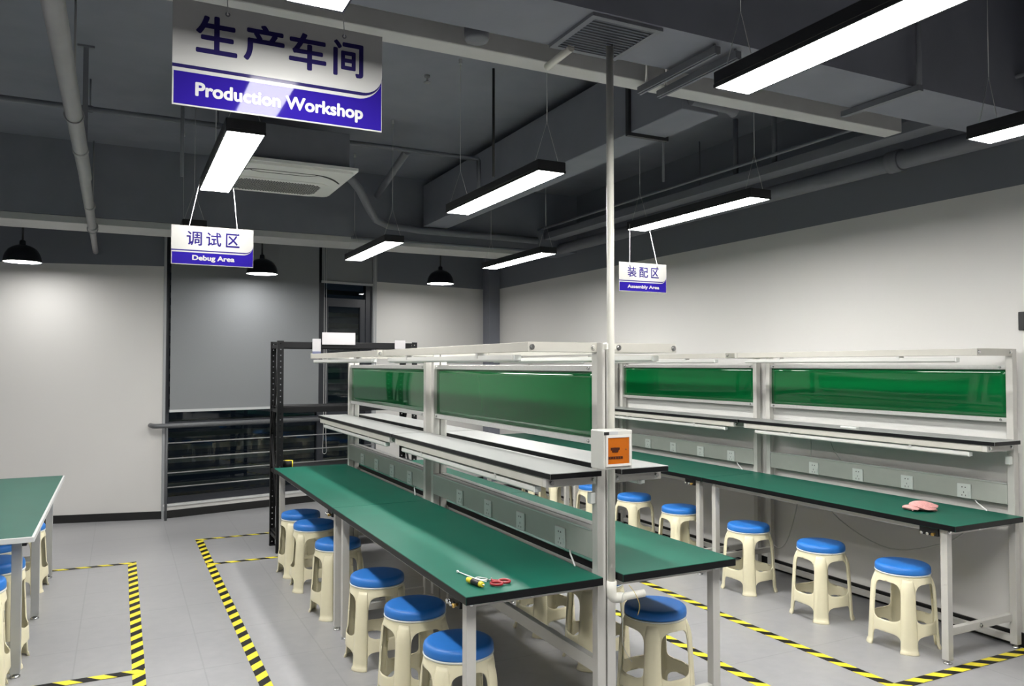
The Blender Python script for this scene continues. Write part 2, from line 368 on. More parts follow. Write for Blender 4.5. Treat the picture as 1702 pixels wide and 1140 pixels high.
def bench(s, x, y, label, name_group, near=False, clip=False, low=(0.03, 0.066)):
    r = thing('workbench', label, 'workbench', (x, y, 0), 0, name_group)
    B = lambda nm, u0, u1, v0, v1, z0, z1, m, bev=0.0015: bx(nm, (s*u0, s*u1, v0, v1, z0, z1), m, r, bev)
    # worktop: green mat face, black edge
    q = MB(); fs = q.box(s*0.048, s*0.643, 0.002, 1.998, 0.719, 0.7495, m=1, bev=0.001)
    top = q.build('tabletop', [GREEN, EDGEB], r)
    q = MB(); q.box(s*0.0495, s*0.6415, 0.0035, 1.9965, 0.7495, 0.7503); q.build('antistatic_mat', GREEN, top)
    for v in (0.07, 1.89):
        l = B('leg', 0.572, 0.612, v, v+0.04, 0.022, 0.725, STEELW)
        q = MB(); c = (s*0.592, v+0.02, 0)
        q.lathe([(0, 0), (0.021, 0), (0.022, 0.006), (0.012, 0.012), (0.008, 0.014), (0.008, 0.024), (0, 0.024)], c, 16); q.build('levelling_foot', CHROME, l)
    for v in (0.05, 1.91):
        l = B('post', 0.004, 0.044, v, v+0.04, 0.022, 1.690, STEELW)
        q = MB(); c = (s*0.024, v+0.02, 0)
        q.lathe([(0, 0), (0.019, 0), (0.020, 0.006), (0.012, 0.012), (0.008, 0.014), (0.008, 0.024), (0, 0.024)], c, 16); q.build('levelling_foot', CHROME, l)
    for v in (0.075, 1.895):
        B('side_rail', 0.044, 0.572, v, v+0.03, 0.687, 0.725, STEELW); B('lower_side_rail', 0.044, 0.572, v, v+0.03, 0.150, 0.190, STEELW)
    B('front_rail', 0.580, 0.608, 0.11, 1.89, 0.690, 0.725, STEELW)
    B('back_rail', 0.049, 0.072, 0.11, 1.89, 0.690, 0.724, STEELW)
    if low: B('lower_back_rail', 0.008, 0.040, 0.091, 1.909, low[0], low[1], STEELW)
    sp = B('socket_panel', 0.012, 0.043, 0.092, 1.908, 0.803, 0.918, PANELG)
    bx('panel_lip', (s*0.006, s*0.048, 0.092, 1.908, 0.918, 0.926), ALU, sp, 0.001)
    for k, v in enumerate((0.345, 0.725, 1.10, 1.48)): socket(sp, s, v, k in (0, 3))
    q = MB(); q.box(s*0.048, s*0.285, 0.010, 1.990, 1.152, 1.1745, m=1, bev=0.001)
    sh = q.build('shelf', [LAMIN, EDGEB], r)
    q = MB(); q.box(s*0.0492, s*0.2838, 0.0115, 1.9885, 1.1745, 1.1756); q.build('shelf_laminate', LAMIN, sh)
    for v in (0.055, 1.915): B('shelf_bracket', 0.044, 0.280, v, v+0.028, 1.115, 1.152, STEELW)
    B('shelf_front_rail', 0.252, 0.280, 0.083, 1.915, 1.115, 1.150, CREAM)
    def batten(nm, u0, u1, v0, v1, z0, z1):
        q = MB(); k = 7; poly = [(u0, z1), (u1, z1), (u1, z0+0.010)] + [((u0+u1)/2+(u1-u0)/2*math.cos(PI*i/k), z0+0.010-0.010*math.sin(PI*i/k)) for i in range(1, k)] + [(u0, z0+0.010)]
        q.prism(poly, lambda a, b, d: (s*a, d, b), v0, v1)
        o = q.build(nm, LAMPW, r)
        for v in (v0+0.35, v1-0.35): bx('lamp_clip', (s*(u0-0.002), s*(u1+0.002), v, v+0.02, z0+0.016, z1+0.010), ALU, o, 0)
        bx('end_cap', (s*(u0+0.002), s*(u1-0.002), v0-0.008, v0, z0+0.004, z1-0.001), PLATE, o, 0.001)
    batten('shelf_lamp', 0.240, 0.276, 0.17, 1.83, 1.078, 1.106)
    batten('top_lamp', 0.326, 0.362, 0.18, 1.84, 1.612, 1.640)
    for v in (0.05, 1.92):
        a = B('top_arm', 0.044, 0.362, v, v+0.03, 1.650, 1.690, CREAM)
    B('top_beam', 0.330, 0.360, 0.080, 1.920, 1.651, 1.689, CREAM)
    # board with slight bulge
    q = MB(); nv, nz = 40, 8; g = []
    for i in range(nv+1):
        row = []
        for j in range(nz+1):
            a, b = i/nv, j/nz
            u = 0.022 + 0.003*math.sin(PI*b)*(0.35+0.65*math.sin(PI*a)) + 0.0007*math.sin(7*a+2*b)
            row.append((s*u, 0.092+1.816*a, 1.292+0.285*b))
        g.append(row)
    F = [[q.bm.verts.new(p) for p in row] for row in g]; K = [[q.bm.verts.new((p[0]-s*0.004, p[1], p[2])) for p in row] for row in g]
    for i in range(nv):
        for j in range(nz):
            for G in (F, K):
                f = q.bm.faces.new((G[i][j], G[i+1][j], G[i+1][j+1], G[i][j+1])); f.smooth = True
    for i in range(nv):
        for j in (0, nz): q.bm.faces.new((F[i][j], F[i+1][j], K[i+1][j], K[i][j]))
    for j in range(nz):
        for i in (0, nv): q.bm.faces.new((F[i][j], F[i][j+1], K[i][j+1], K[i][j]))
    q.build('green_board', GBOARD, r)
    for z0 in (1.270, 1.572):
        br = B('board_rail', 0.012, 0.036, 0.091, 1.909, z0, z0+0.026, ALU)
        for v in (0.125, 1.875): hexbolt(br, (s*0.036, v, z0+0.013), (s, 0, 0), 0.006)
    hexbolt(r, (s*0.062, 0.05, 1.670), (0, -1, 0)); hexbolt(r, (s*0.345, 0.05, 1.670), (0, -1, 0))
    hexbolt(r, (s*0.060, 0.055, 1.134), (0, -1, 0)); hexbolt(r, (s*0.255, 0.055, 1.134), (0, -1, 0))
    hexbolt(r, (s*0.592, 0.07, 0.704), (0, -1, 0)); hexbolt(r, (s*0.33, 0.075, 0.704), (0, -1, 0)); hexbolt(r, (s*0.33, 0.075, 0.170), (0, -1, 0))
    gp = B('grounding_plate', 0.606, 0.622, 0.115, 0.225, 0.672, 0.724, BLACKP)
    for v in (0.135, 0.165, 0.20):
        q = MB(); q.tube([(s*0.622, v, 0.686), (s*0.634, v, 0.684)], 0.006, 10); q.tube([(s*0.634, v, 0.684), (s*0.642, v, 0.683)], 0.0085, 10)
        q.build('grounding_stud', BRASS if v < 0.15 else CHROME, gp)
    q = MB()   # short white mains lead in the gap under the sockets
    q.tube([(s*0.060, 0.20, 0.752), (s*0.050, 0.23, 0.765), (s*0.040, 0.27, 0.785), (s*0.030, 0.29, 0.80)], 0.004, 8); q.build('power_lead', WIREW, r)
    if clip:
        bx('switch_box', (s*0.046, s*0.070, 0.058, 0.086, 1.035, 1.080), PLATE, r, 0.002)
    return r
XI = 1.783
G1 = 'workbench units of the island bench and the wall bench'
A1 = bench(-1, XI, 2.65, 'near unit of the island workbench on its aisle side, carrying the red scissors', G1, clip=True, low=(0.345, 0.400))
A2 = bench(-1, XI, 4.65, 'far unit of the island workbench on its aisle side, ending at the black rack', G1, low=(0.345, 0.400))
B1 = bench(1, XI, 2.65, 'near unit of the island workbench facing the wall bench, beyond the orange-windowed box', G1, low=None)
B2 = bench(1, XI, 4.65, 'far unit of the island workbench facing the wall bench, behind the green boards', G1, low=None)
R1 = bench(-1, 4.572, 2.65, 'near unit of the wall workbench with the pink cloth on it', G1, clip=True)
R2 = bench(-1, 4.572, 4.65, 'middle unit of the wall workbench, seen beyond the orange-windowed box', G1)
R3 = bench(-1, 4.572, 6.65, 'farthest unit of the wall workbench, mostly hidden behind the island', G1)
def cord(parent, pts, rr=0.004, m=None, name='power_cord'):
    P = [Vector(p) for p in pts]; out = []
    for i in range(len(P)-1):
        p0 = P[max(i-1, 0)]; p1 = P[i]; p2 = P[i+1]; p3 = P[min(i+2, len(P)-1)]
        for k in range(6):
            t = k/6; out.append(0.5*((2*p1)+(-p0+p2)*t+(2*p0-5*p1+4*p2-p3)*t*t+(-p0+3*p1-3*p2+p3)*t*t*t))
    out.append(P[-1]); q = MB(); q.tube(out, rr, 7); return q.build(name, m or mat('grey_cord', (0.52, 0.52, 0.49), 0.5), parent)
cord(R1, [(-0.045, 0.25, 0.70), (-0.06, 0.45, 0.52), (-0.06, 0.85, 0.40), (-0.06, 1.25, 0.52), (-0.05, 1.45, 0.72)])
cord(R1, [(-0.05, 1.60, 0.72), (-0.06, 1.66, 0.45), (-0.06, 1.74, 0.26), (-0.06, 1.82, 0.20), (-0.06, 1.90, 0.24)])
cord(R1, [(-0.03, 1.36, 1.10), (-0.05, 1.30, 1.0), (-0.045, 1.24, 0.93)], 0.0025)
cord(R1, [(-0.03, 1.52, 1.10), (-0.05, 1.50, 1.0), (-0.045, 1.51, 0.93)], 0.0025)

# white-edged table on the other side of the aisle
LT = thing('work_table', 'pale green topped table with a white edge and grey metal legs', 'table', (-0.97, 5.74, 0))
q = MB(); q.box(-0.60, 0.60, -1.20, 1.20, 0.722, 0.749, bev=0.002); lt = q.build('tabletop', EDGEW, LT)
q = MB(); q.box(-0.588, 0.588, -1.188, 1.188, 0.749, 0.7505); q.build('antistatic_mat', GREENL, lt)
GLEG = mat('grey_metal_leg', (0.42, 0.43, 0.43), 0.38, metal=0.3, noise=0.03, nscale=12)
for xx in (-0.54, 0.485):
    for yy in (-1.0, 0.03, 1.08):
        l = bx('leg', (xx, xx+0.045, yy, yy+0.045, 0.022, 0.722), GLEG, LT)
        q = MB(); q.lathe([(0, 0), (0.024, 0), (0.025, 0.007), (0.014, 0.014), (0.009, 0.016), (0.009, 0.024), (0, 0.024)], (xx+0.0225, yy+0.0225, 0), 16); q.build('levelling_foot', CHROME, l)
for yy in (-0.99, 1.09):
    bx('apron_rail', (-0.495, 0.50, yy, yy+0.03, 0.68, 0.722), GLEG, LT); bx('lower_side_rail', (-0.495, 0.50, yy, yy+0.03, 0.14, 0.18), GLEG, LT)
bx('front_rail', (0.495, 0.52, -0.955, 0.03, 0.685, 0.722), GLEG, LT); bx('front_rail', (0.495, 0.52, 0.075, 1.08, 0.685, 0.722), GLEG, LT)
gp = bx('grounding_plate', (0.536, 0.556, -1.06, -1.0, 0.68, 0.722), BLACKP, LT)

# ------------------------------------------------------------------ stools
WL = math.radians(14.5)
ZC = 0.262
def body_r(z):
    t = z/0.425
    r = 0.175 - 0.024*t
    if t > 0.70: r -= 0.012*((t-0.70)/0.30)**2
    if z < 0.018: r += 0.005*(1-z/0.018)
    return r
def opening(z):          # half angle of the gap between two legs
    if z >= ZC:
        top = 0.376; h = top-ZC; t = min(1.0, (z-ZC)/h)
        return math.radians(31.0)*(max(0.0, 1-t**5.0))**(1/3.2)
    if z >= 0.163:
        h = ZC-0.163; t = min(1.0, (ZC-z)/h)
        return math.radians(31.0)*(max(0.0, 1-t**9.0))**(1/4.0)
    if z <= 0.098:
        t = z/0.098
        return math.radians(31.0)*(max(0.0, 1-t**6.0))**(1/3.5)
    return 0.0
def pol(r, a, z): return (r*math.cos(a), r*math.sin(a), z)
def make_stool():
    root = thing('stool', 'x', 'stool')
    q = MB(); q.lathe([(0, 0.4665), (0.06, 0.4665), (0.122, 0.4655), (0.1355, 0.4625), (0.1425, 0.456), (0.1455, 0.446), (0.1462, 0.432), (0.1450, 0.4235), (0.141, 0.4225), (0, 0.4225)], n=56); q.build('seat', STOOLS, root)
    q = MB(); q.lathe([(0.10, 0.4225), (0.1470, 0.4225), (0.1478, 0.4185), (0.1458, 0.4145), (0.136, 0.4135)], n=56); q.build('seat_rim', STOOLR, root)
    zt = [0.425*0 + z for z in ()]
    # apron: ring below the seat reaching down into the rounded corners
    q = MB()
    rows = [ZC] + [ZC + (0.376-ZC)*(1-(1-i/14)**2) for i in range(1, 15)] + [0.388, 0.40, 0.408, 0.4165]
    for k in range(4):
        a0 = PI/4 + k*PI/2
        for side in (1, -1):
            prev = None
            for z in rows:
                wd = PI/4 - opening(z)
                lo = WL*0.75
                ang = [lo + (max(wd, lo)-lo)*j/5 for j in range(6)]
                if z > 0.382: ang = [0 + (PI/4)*j/5 for j in range(6)]
                row = [q.bm.verts.new(pol(body_r(z), a0+side*a, z)) for a in ang]
                if prev:
                    for j in range(5):
                        try: q.bm.faces.new((prev[j], prev[j+1], row[j+1], row[j]))
                        except ValueError: pass
                prev = row
    ap = q.build('apron', STOOLB, root, smooth=True, dist=0.0002)
    md = ap.modifiers.new('s', 'SOLIDIFY'); md.thickness = 0.005; md.offset = -1
    for k in range(4):   # brace between leg k and leg k+1
        q = MB()
        rows = [0.0] + [0.098*(1-(1-i/10)**2) for i in range(1, 11)] + [0.110, 0.125, 0.14, 0.152, 0.163] + [0.163 + (ZC-0.163)*(i/12)**2 for i in range(1, 13)]
        for base, side in ((PI/4 + k*PI/2, 1), (PI/4 + (k+1)*PI/2, -1)):
            prev = None
            for z in rows:
                wd = PI/4 - opening(z); lo = WL*0.75
                row = [q.bm.verts.new(pol(body_r(z), base+side*(lo+(max(wd, lo)-lo)*j/6), z)) for j in range(7)]
                if prev:
                    for j in range(6):
                        try: q.bm.faces.new((prev[j], prev[j+1], row[j+1], row[j]))
                        except ValueError: pass
                prev = row
        b = q.build('brace', STOOLB, root, smooth=True, dist=0.0002)
        md = b.modifiers.new('s', 'SOLIDIFY'); md.thickness = 0.004; md.offset = -1
    for k in range(4):
        q = MB(); a0 = PI/4 + k*PI/2; prev = None
        for i in range(25):
            z = [0, 0.006, 0.012, 0.016, 0.020][i] if i < 5 else 0.020 + (0.402-0.020)*(i-4)/20
            fade = 1.0 if z < 0.335 else max(0.0, math.cos((z-0.335)/0.067*PI/2))
            wl = WL*(0.93 + 0.10*(1-z/0.4)) * (0.76+0.24*fade)
            foot = 0.0035 if z < 0.0165 else 0.0
            row = []
            for j in range(13):
                t = -1 + 2*j/12
                bulge = (0.0115*fade)*(1-abs(t)**2.6) + 0.0012*fade + foot
                row.append(q.bm.verts.new(pol(body_r(z)+bulge, a0+wl*t*(1+foot*8), z)))
            if prev:
                for j in range(12): q.bm.faces.new((prev[j], prev[j+1], row[j+1], row[j]))
            prev = row
        l = q.build('leg', STOOLB, root, smooth=True)
        md = l.modifiers.new('s', 'SOLIDIFY'); md.thickness = 0.005; md.offset = -1
    return root
stool0 = make_stool()
first = [True]
def stool(x, y, rz, label, group, tall=1.0):
    o = stool0 if first[0] else copy_tree(stool0)
    first[0] = False
    o.location = (x, y, 0.0); o.rotation_euler = (0, 0, math.radians(rz)); o['label'] = label; o['group'] = group; o.scale = (1, 1, tall)
ga = 'stools along the aisle side of the island bench'
for (x, y, rz), lb in zip(((1.262, 6.165, 4), (1.270, 5.737, -6), (1.278, 5.075, 7), (1.268, 4.175, -3), (1.272, 3.575, 5), (1.265, 3.022, -4)),
    ('standing next to the black rack', 'second from the black rack', 'third from the rack, behind paired legs', 'fourth from the black rack', 'fifth from the rack, second nearest', 'behind the near leg, under the screwdriver')):
    stool(x, y, rz, 'cream stool with blue seat at the island aisle, ' + lb, ga)
gb = 'stools on the far side of the island bench'
for (x, y, rz), lb in zip(((2.29, 3.052, 3), (2.335, 3.635, -8), (2.33, 4.205, 6), (2.33, 4.95, -5), (2.33, 5.55, 9), (2.33, 6.20, 0)),
    ('in the shade below the conduit elbow', 'second behind the near shaded stool', 'third seen under the worktop', 'fourth under the far side', 'fifth under the far side', 'last one before the rack')):
    stool(x, y, rz, 'cream stool with blue seat across the island, ' + lb, gb)
gr = 'stools along the wall bench'
for (x, y, rz), lb in zip(((4.035, 3.046, 2), (4.03, 3.628, -4), (4.034, 4.279, 3), (4.034, 5.045, -7), (4.04, 5.68, 5), (4.04, 6.33, -2), (4.03, 7.05, 8), (4.03, 7.45, -6)),
    ('nearest one, beside the end leg', 'second from the end leg', 'third from the end leg', 'fourth, left of the paired legs', 'fifth, seen beside the conduit pipe', 'sixth, glimpsed left of the conduit pipe', 'seventh, just beyond the far paired legs', 'last in the row')):
    stool(x, y, rz, 'cream stool with blue seat at the wall bench, ' + lb, gr)
gl = 'stools under the white-edged table'
for (x, y, rz, k), lb in zip(((-0.632, 4.57, 5, 1.2), (-0.592, 4.995, -4, 1.2), (-0.690, 5.87, 3, 1.04), (-0.612, 6.56, -6, 1.0)),
    ('nearest one, cut by the picture edge', 'second one, right behind the near leg', 'third one, behind the middle leg', 'farthest one, by the far leg')):
    stool(x, y, rz, 'cream stool with blue seat under the white-edged table, ' + lb, gl, k)

# ------------------------------------------------------------------ black rack
RX0, RX1, RY0, RY1, RH = 1.200, 2.452, 6.860, 7.215, 1.805
RK = thing('storage_rack', 'black perforated steel storage rack behind the island bench', 'rack', ((RX0+RX1)/2, (RY0+RY1)/2, 0))
ox, oy = (RX0+RX1)/2, (RY0+RY1)/2
def perforated(q, p0, du, wd, z0, z1, pitch=0.05, hole=0.0045):
    """flat perforated strip: two columns of square holes"""
    P = lambda a, z: (p0[0]+du[0]*a, p0[1]+du[1]*a, z)
    cols = [0, wd*0.5-hole, wd*0.5+hole, wd]
    n = int((z1-z0)/pitch)
    zs = [z0]
    for i in range(n):
        c = z0+pitch*(i+0.5); zs += [c-hole, c+hole]
    zs.append(z1)
    V = [[q.bm.verts.new(P(a, z)) for a in cols] for z in zs]
    for i in range(len(zs)-1):
        for j in range(3):
            if i % 2 == 1 and j == 1: continue
            q.bm.faces.new((V[i][j], V[i][j+1], V[i+1][j+1], V[i+1][j]))
for xx, dx in ((RX0, 1), (RX1, -1)):
    for yy, dy in ((RY0, 1), (RY1, -1)):
        q = MB(); perforated(q, (xx-ox, yy-oy), (dx, 0), 0.05, 0.005, RH); perforated(q, (xx-ox, yy-oy), (0, dy), 0.04, 0.005, RH)
        o = q.build('upright', RACKB, RK, dist=0.0001); md = o.modifiers.new('s', 'SOLIDIFY'); md.thickness = 0.002; md.offset = 0
        bx('foot_plate', (xx-ox-0.002, xx-ox+dx*0.052, yy-oy-0.002*dy, yy-oy+dy*0.042, 0, 0.006), RACKB, o, 0)
for z_ in (0.10, 0.655, 1.188, 1.742):
    for yy in (RY0+0.004, RY1-0.024): bx('shelf_beam', (RX0-ox+0.05, RX1-ox-0.05, yy-oy, yy-oy+0.020, z_, z_+0.05), RACKB, RK)
    bx('shelf_board', (RX0-ox+0.01, RX1-ox-0.01, RY0-oy+0.025, RY1-oy-0.025, z_+0.042, z_+0.056), RACKB, RK)
    for xx in (RX0+0.004, RX1-0.024): bx('side_beam', (xx-ox, xx-ox+0.020, RY0-oy+0.04, RY1-oy-0.04, z_, z_+0.03), RACKB, RK)
for xx in (RX0+0.012, RX1-0.012):
    for za, zb in ((1.66, 1.0), (0.32, 0.98)):
        q = MB(); q.tube([(xx-ox, RY0-oy+0.015, za), (xx-ox, RY1-oy-0.015, zb)], 0.011, 6); q.build('diagonal_brace', RACKB, RK)
# things on the rack
tag(bx('sign_plate', (1.575, 1.868, RY0-0.012, RY0-0.006, 1.776, 1.882), PAPER, None, 0), 'blank white plate standing up above the top beam of the black rack', 'sign')
tag(bx('paper_card', (2.235, 2.335, RY0-0.010, RY0-0.006, 1.744, 1.822), PAPER, None, 0), 'small white card hung on the rack beam near its far end', 'card')
o = thing('tag_card', 'white tag with a slate blue band hanging on the rack top beam', 'card', (1.527, RY0-0.008, 1.665))
bx('card_face', (-0.036, 0.036, -0.002, 0.002, 0.0, 0.16), TAGG, o, 0); bx('colour_band', (-0.036, 0.036, -0.0028, 0.0, 0.0, 0.05), NAVYT, o, 0)
bx('white_field', (-0.033, 0.033, -0.0026, 0.0, 0.056, 0.157), PAPER, o, 0)
q = MB(); q.lathe([(0.026, 0), (0.046, 0), (0.046, 0.062), (0.026, 0.062), (0.026, 0)], n=28)
o = q.build('tape_roll', TAPE, None, (1.300, 6.925, 0.711)); tag(o, 'roll of black and yellow tape lying on the rack shelf behind the bench', 'tape roll')

# ------------------------------------------------------------------ conduit pole, box
cp = thing('conduit_pipe', 'white plastic conduit pole rising from the island bench to the ceiling', 'conduit', (1.7585, 2.628, 0))
q = MB(); q.tube([(0, 0, 0.700), (0, 0, 2.90)], 0.0150, 16); q.build('riser_pipe', PVC, cp)
q = MB(); pts = [(0, 0, 0.74), (0, 0, 0.70)] + [(0.022-0.022*math.cos(a), 0, 0.692-0.022*math.sin(a)) for a in [PI/2*k/6 for k in range(7)]] + [(0.05, -0.002, 0.670)]
q.tube(pts, 0.0205, 16); q.build('elbow', PVC, cp)
q = MB(); q.tube([(0.04, -0.002, 0.670), (0.150, -0.01, 0.676)], 0.0150, 16); q.build('horizontal_pipe', PVC, cp)
cord(cp, [(0.06, -0.018, 0.70), (0.03, -0.03, 0.68), (0.028, -0.035, 0.60), (0.03, -0.035, 0.50), (0.06, -0.03, 0.44), (0.075, -0.03, 0.42)], 0.0012, mat('grey_wire', (0.42, 0.44, 0.40), 0.5), 'loose_wire')
cord(cp, [(0.07, -0.018, 0.72), (0.09, -0.03, 0.69), (0.11, -0.035, 0.64), (0.10, -0.035, 0.60)], 0.0012, mat('yellow_wire', (0.55, 0.42, 0.10), 0.5), 'loose_wire')
o = bx('conduit_clamp', (-0.025, 0.025, -0.005, 0.019, 1.66, 1.685), PVC, cp, 0.002)

bb = thing('breaker_box', 'white box with an orange window strapped to the conduit pole', 'electrical box', (1.7185, 2.565, 1.198))
q = MB(); q.box(-0.0665, 0.0665, -0.045, 0.047, 0.0, 0.149, bev=0.004, seg=2); bo = q.build('box_body', mat('off_white_box', (0.50, 0.50, 0.465), 0.4), bb)
q = MB()
for b in ((-0.058, 0.057, 0.012, 0.021), (-0.058, 0.057, 0.122, 0.131)): q.box(b[0], b[1], -0.051, -0.044, b[2], b[3])
for b in ((-0.058, -0.050), (0.049, 0.057)): q.box(b[0], b[1], -0.051, -0.044, 0.021, 0.122)
q.build('window_frame', mat('white_bezel', (0.62, 0.60, 0.56), 0.3), bb)
bx('amber_window', (-0.050, 0.049, -0.048, -0.044, 0.021, 0.122), ORANGE, bb, 0)
q = MB(); q.box(-0.036, 0.004, -0.050, -0.047, 0.074, 0.084); q.box(-0.029, -0.003, -0.050, -0.047, 0.066, 0.074); q.build('breaker_switch', DARKO, bb)
q = MB()
for k in range(6): q.box(-0.046+0.0112*k, -0.037+0.0112*k, -0.0492, -0.047, 0.040, 0.050)
q.build('terminal_row', DARKO, bb)
q = MB(); q.box(0.032, 0.036, -0.050, -0.047, 0.074, 0.078); q.build('pane_screw', DARKO, bb)
bx('black_sticker', (-0.064, -0.042, -0.0462, -0.044, 0.132, 0.144), BLACKP, bb, 0)
bx('grey_sticker', (-0.041, -0.001, -0.0460, -0.044, 0.133, 0.145), TAGG, bb, 0)

# ------------------------------------------------------------------ small things on the benches
sc = thing('scissors', 'red handled scissors lying on the green worktop', 'scissors', (1.322, 2.762, 0.752), math.radians(22))
for k, sx in enumerate((-1, 1)):
    q = MB(); n = 22
    pts = [(sx*0.022+0.0205*math.cos(2*PI*i/n)*(1.0), -0.012+0.029*math.sin(2*PI*i/n)*(0.80), 0.006) for i in range(n)]
    q.tube(pts, 0.0052, 8, closed=True)
    q.tube([(sx*0.008, 0.010, 0.006), (sx*-0.002, 0.035, 0.006)], 0.005, 8); q.build('handle', REDP, sc)
    q = MB(); q.prism([(-sx*0.002-0.005, 0.030), (-sx*0.002+0.005, 0.030), (-sx*0.006+0.0015, 0.088), (-sx*0.006-0.0015, 0.090)], lambda a, b, d: (a, b, d), 0.003+0.002*k, 0.0048+0.002*k); q.build('blade', CHROME, sc)
hexbolt(sc, (0, 0.036, 0.007), (0, 0, 1), 0.003, 'pivot_screw')
sd = thing('screwdriver', 'stubby screwdriver with a yellow and black handle on the worktop', 'screwdriver', (1.232, 2.775, 0.7635), math.radians(-78))
def rod(nm, x0, x1, r0, r1, m, p, n=14):
    q = MB(); k = 6; q.tube([(x0+(x1-x0)*i/k, 0, 0) for i in range(k+1)], [r0+(r1-r0)*i/k for i in range(k+1)], n); return q.build(nm, m, p)
rod('handle_end', -0.050, -0.020, 0.0105, 0.0118, YELP, sd); rod('handle_grip', -0.020, 0.030, 0.0115, 0.0112, BLACKP, sd); rod('collar', 0.030, 0.046, 0.0112, 0.009, YELP, sd); rod('shaft', 0.046, 0.060, 0.004, 0.003, CHROME, sd)
ct = thing('cable_tie', 'thin white cable tie curled beside the screwdriver', 'cable tie', (1.262, 2.88, 0.7525))
cord(ct, [(-0.020, 0.095, 0.004), (-0.008, 0.03, 0.003), (0.006, -0.035, 0.003), (0.030, -0.070, 0.004), (0.040, -0.055, 0.004), (0.018, -0.02, 0.004), (0.000, -0.04, 0.004), (0.022, -0.092, 0.004)], 0.0022, WIREW, 'tie_strap')
bx('tie_head', (-0.024, -0.016, 0.092, 0.102, 0.0, 0.008), WIREW, ct, 0.001)

# folded pink cloth
random.seed(4)
def cloth():
    q = MB(); nu, nv = 46, 20
    prof = [(-0.10, 0.006), (-0.105, 0.022), (-0.085, 0.033), (-0.05, 0.030), (-0.02, 0.020), (0.02, 0.014), (0.075, 0.012), (0.092, 0.020), (0.078, 0.030), (0.00, 0.034), (-0.060, 0.044), (-0.045, 0.058), (0.02, 0.062), (0.105, 0.040)]
    P = [Vector((a, 0, b)) for a, b in prof]; line = []
    for i in range(len(P)-1):
        p0 = P[max(i-1, 0)]; p1 = P[i]; p2 = P[i+1]; p3 = P[min(i+2, len(P)-1)]
        for k in range(4):
            t = k/4; line.append(0.5*((2*p1)+(-p0+p2)*t+(2*p0-5*p1+4*p2-p3)*t*t+(-p0+3*p1-3*p2+p3)*t*t*t))
    line.append(P[-1]); V = []
    for i, p in enumerate(line):
        row = []
        for j in range(nv+1):
            b = j/nv; y = -0.065+0.13*b
            edge = math.sin(PI*b)
            x = p.x*(0.90+0.10*edge) + 0.010*math.sin(5*b+0.35*i)
            z = 0.004 + p.z*(0.55+0.45*edge)*(1+0.18*math.sin(7*b+0.5*i)) + 0.002*math.sin(11*b+i)
            row.append(q.bm.verts.new((x, y*(0.82+0.18*math.sin(i*0.22))+0.006*math.sin(i*0.5), max(0.004, z))))
        V.append(row)
    for i in range(len(line)-1):
        for j in range(nv): q.bm.faces.new((V[i][j], V[i+1][j], V[i+1][j+1], V[i][j+1]))
    o = q.build('folded_cloth', PINK, None, (4.188, 3.030, 0.7505), smooth=True); o.scale = (0.84, 0.92, 0.72)
    md = o.modifiers.new('s', 'SOLIDIFY'); md.thickness = 0.006; md.offset = 0
    md = o.modifiers.new('b', 'SUBSURF'); md.levels = 1; md.render_levels = 1
    o.rotation_euler = (0, 0, math.radians(-28)); return o
tag(cloth(), 'crumpled pink cloth left on the wall workbench', 'cloth')
tag(bx('plastic_block', (4.335, 4.365, 3.60, 3.73, 1.176, 1.190), PLATE, None, 0.003), 'small white block lying on the shelf of the wall bench', 'block')
tag(bx('wall_panel', (XR-0.03, XR, 2.52, 2.69, 1.795, 1.90), BLACKP, None, 0.003), 'black panel on the white wall cut by the picture edge', 'panel')

# ------------------------------------------------------------------ lamps
def make_lamp():
    r = thing('linear_pendant_lamp', 'x', 'ceiling lamp', (0, 0, 2.54), 0, 'linear pendant lamps')
    q = MB(); L2, W2 = 0.60, 0.078
    q.box(-W2, W2, -L2, L2, 0.012, 0.055, bev=0.003)
    for b in ((-W2, -W2+0.006, -L2, L2), (W2-0.006, W2, -L2, L2), (-W2+0.006, W2-0.006, -L2, -L2+0.006), (-W2+0.006, W2-0.006, L2-0.006, L2)): q.box(b[0], b[1], b[2], b[3], 0.0, 0.012)
    q.build('housing', LBLACK, r)
    bx('diffuser', (-W2+0.006, W2-0.006, -L2+0.006, L2-0.006, 0.001, 0.0115), EM, r, 0)
    for y in (-L2+0.05, L2-0.05):
        q = MB(); q.tube([(-W2+0.01, y, 0.05), (0, y, 0.26), (W2-0.01, y, 0.05)], 0.0016, 5); q.tube([(0, y, 0.26), (0, y, CEIL-2.54)], 0.0016, 5); q.build('suspension_wire', WIRE, r)
        bx('ceiling_hook', (-0.008, 0.008, y-0.008, y+0.008, CEIL-2.54-0.03, CEIL-2.54), WIRE, r, 0)
    return r
lamp0 = make_lamp(); lf = [True]
def lamp(x, y, label):
    o = lamp0 if lf[0] else copy_tree(lamp0)
    lf[0] = False; o.location = (x, y, 2.54); o['label'] = label
LX = (0.445, 1.87, 3.225); LY = (1.45, 3.90, 6.35)
lamp(LX[0], LY[1], 'lit linear lamp carrying the Debug Area sign')
lamp(LX[0], LY[2], 'lit linear lamp hidden behind the Debug Area sign')
lamp(LX[0], LY[0], 'lit linear lamp showing only its tip above the Production Workshop sign')
lamp(LX[1], LY[0], 'large lit linear lamp leaving the top of the picture beside the air grille')
lamp(LX[1], LY[1], 'lit linear lamp hanging between the cassette unit and the conduit pole')
lamp(LX[1], LY[2], 'lit linear lamp above the black rack in front of the narrow blind')
lamp(LX[2], LY[0], 'lit linear lamp cut by the picture edge above the wall bench')
lamp(LX[2], LY[1], 'lit linear lamp carrying the Assembly Area sign')
lamp(LX[2], LY[2], 'lit linear lamp farthest along the wall bench, beside the conduit pole')

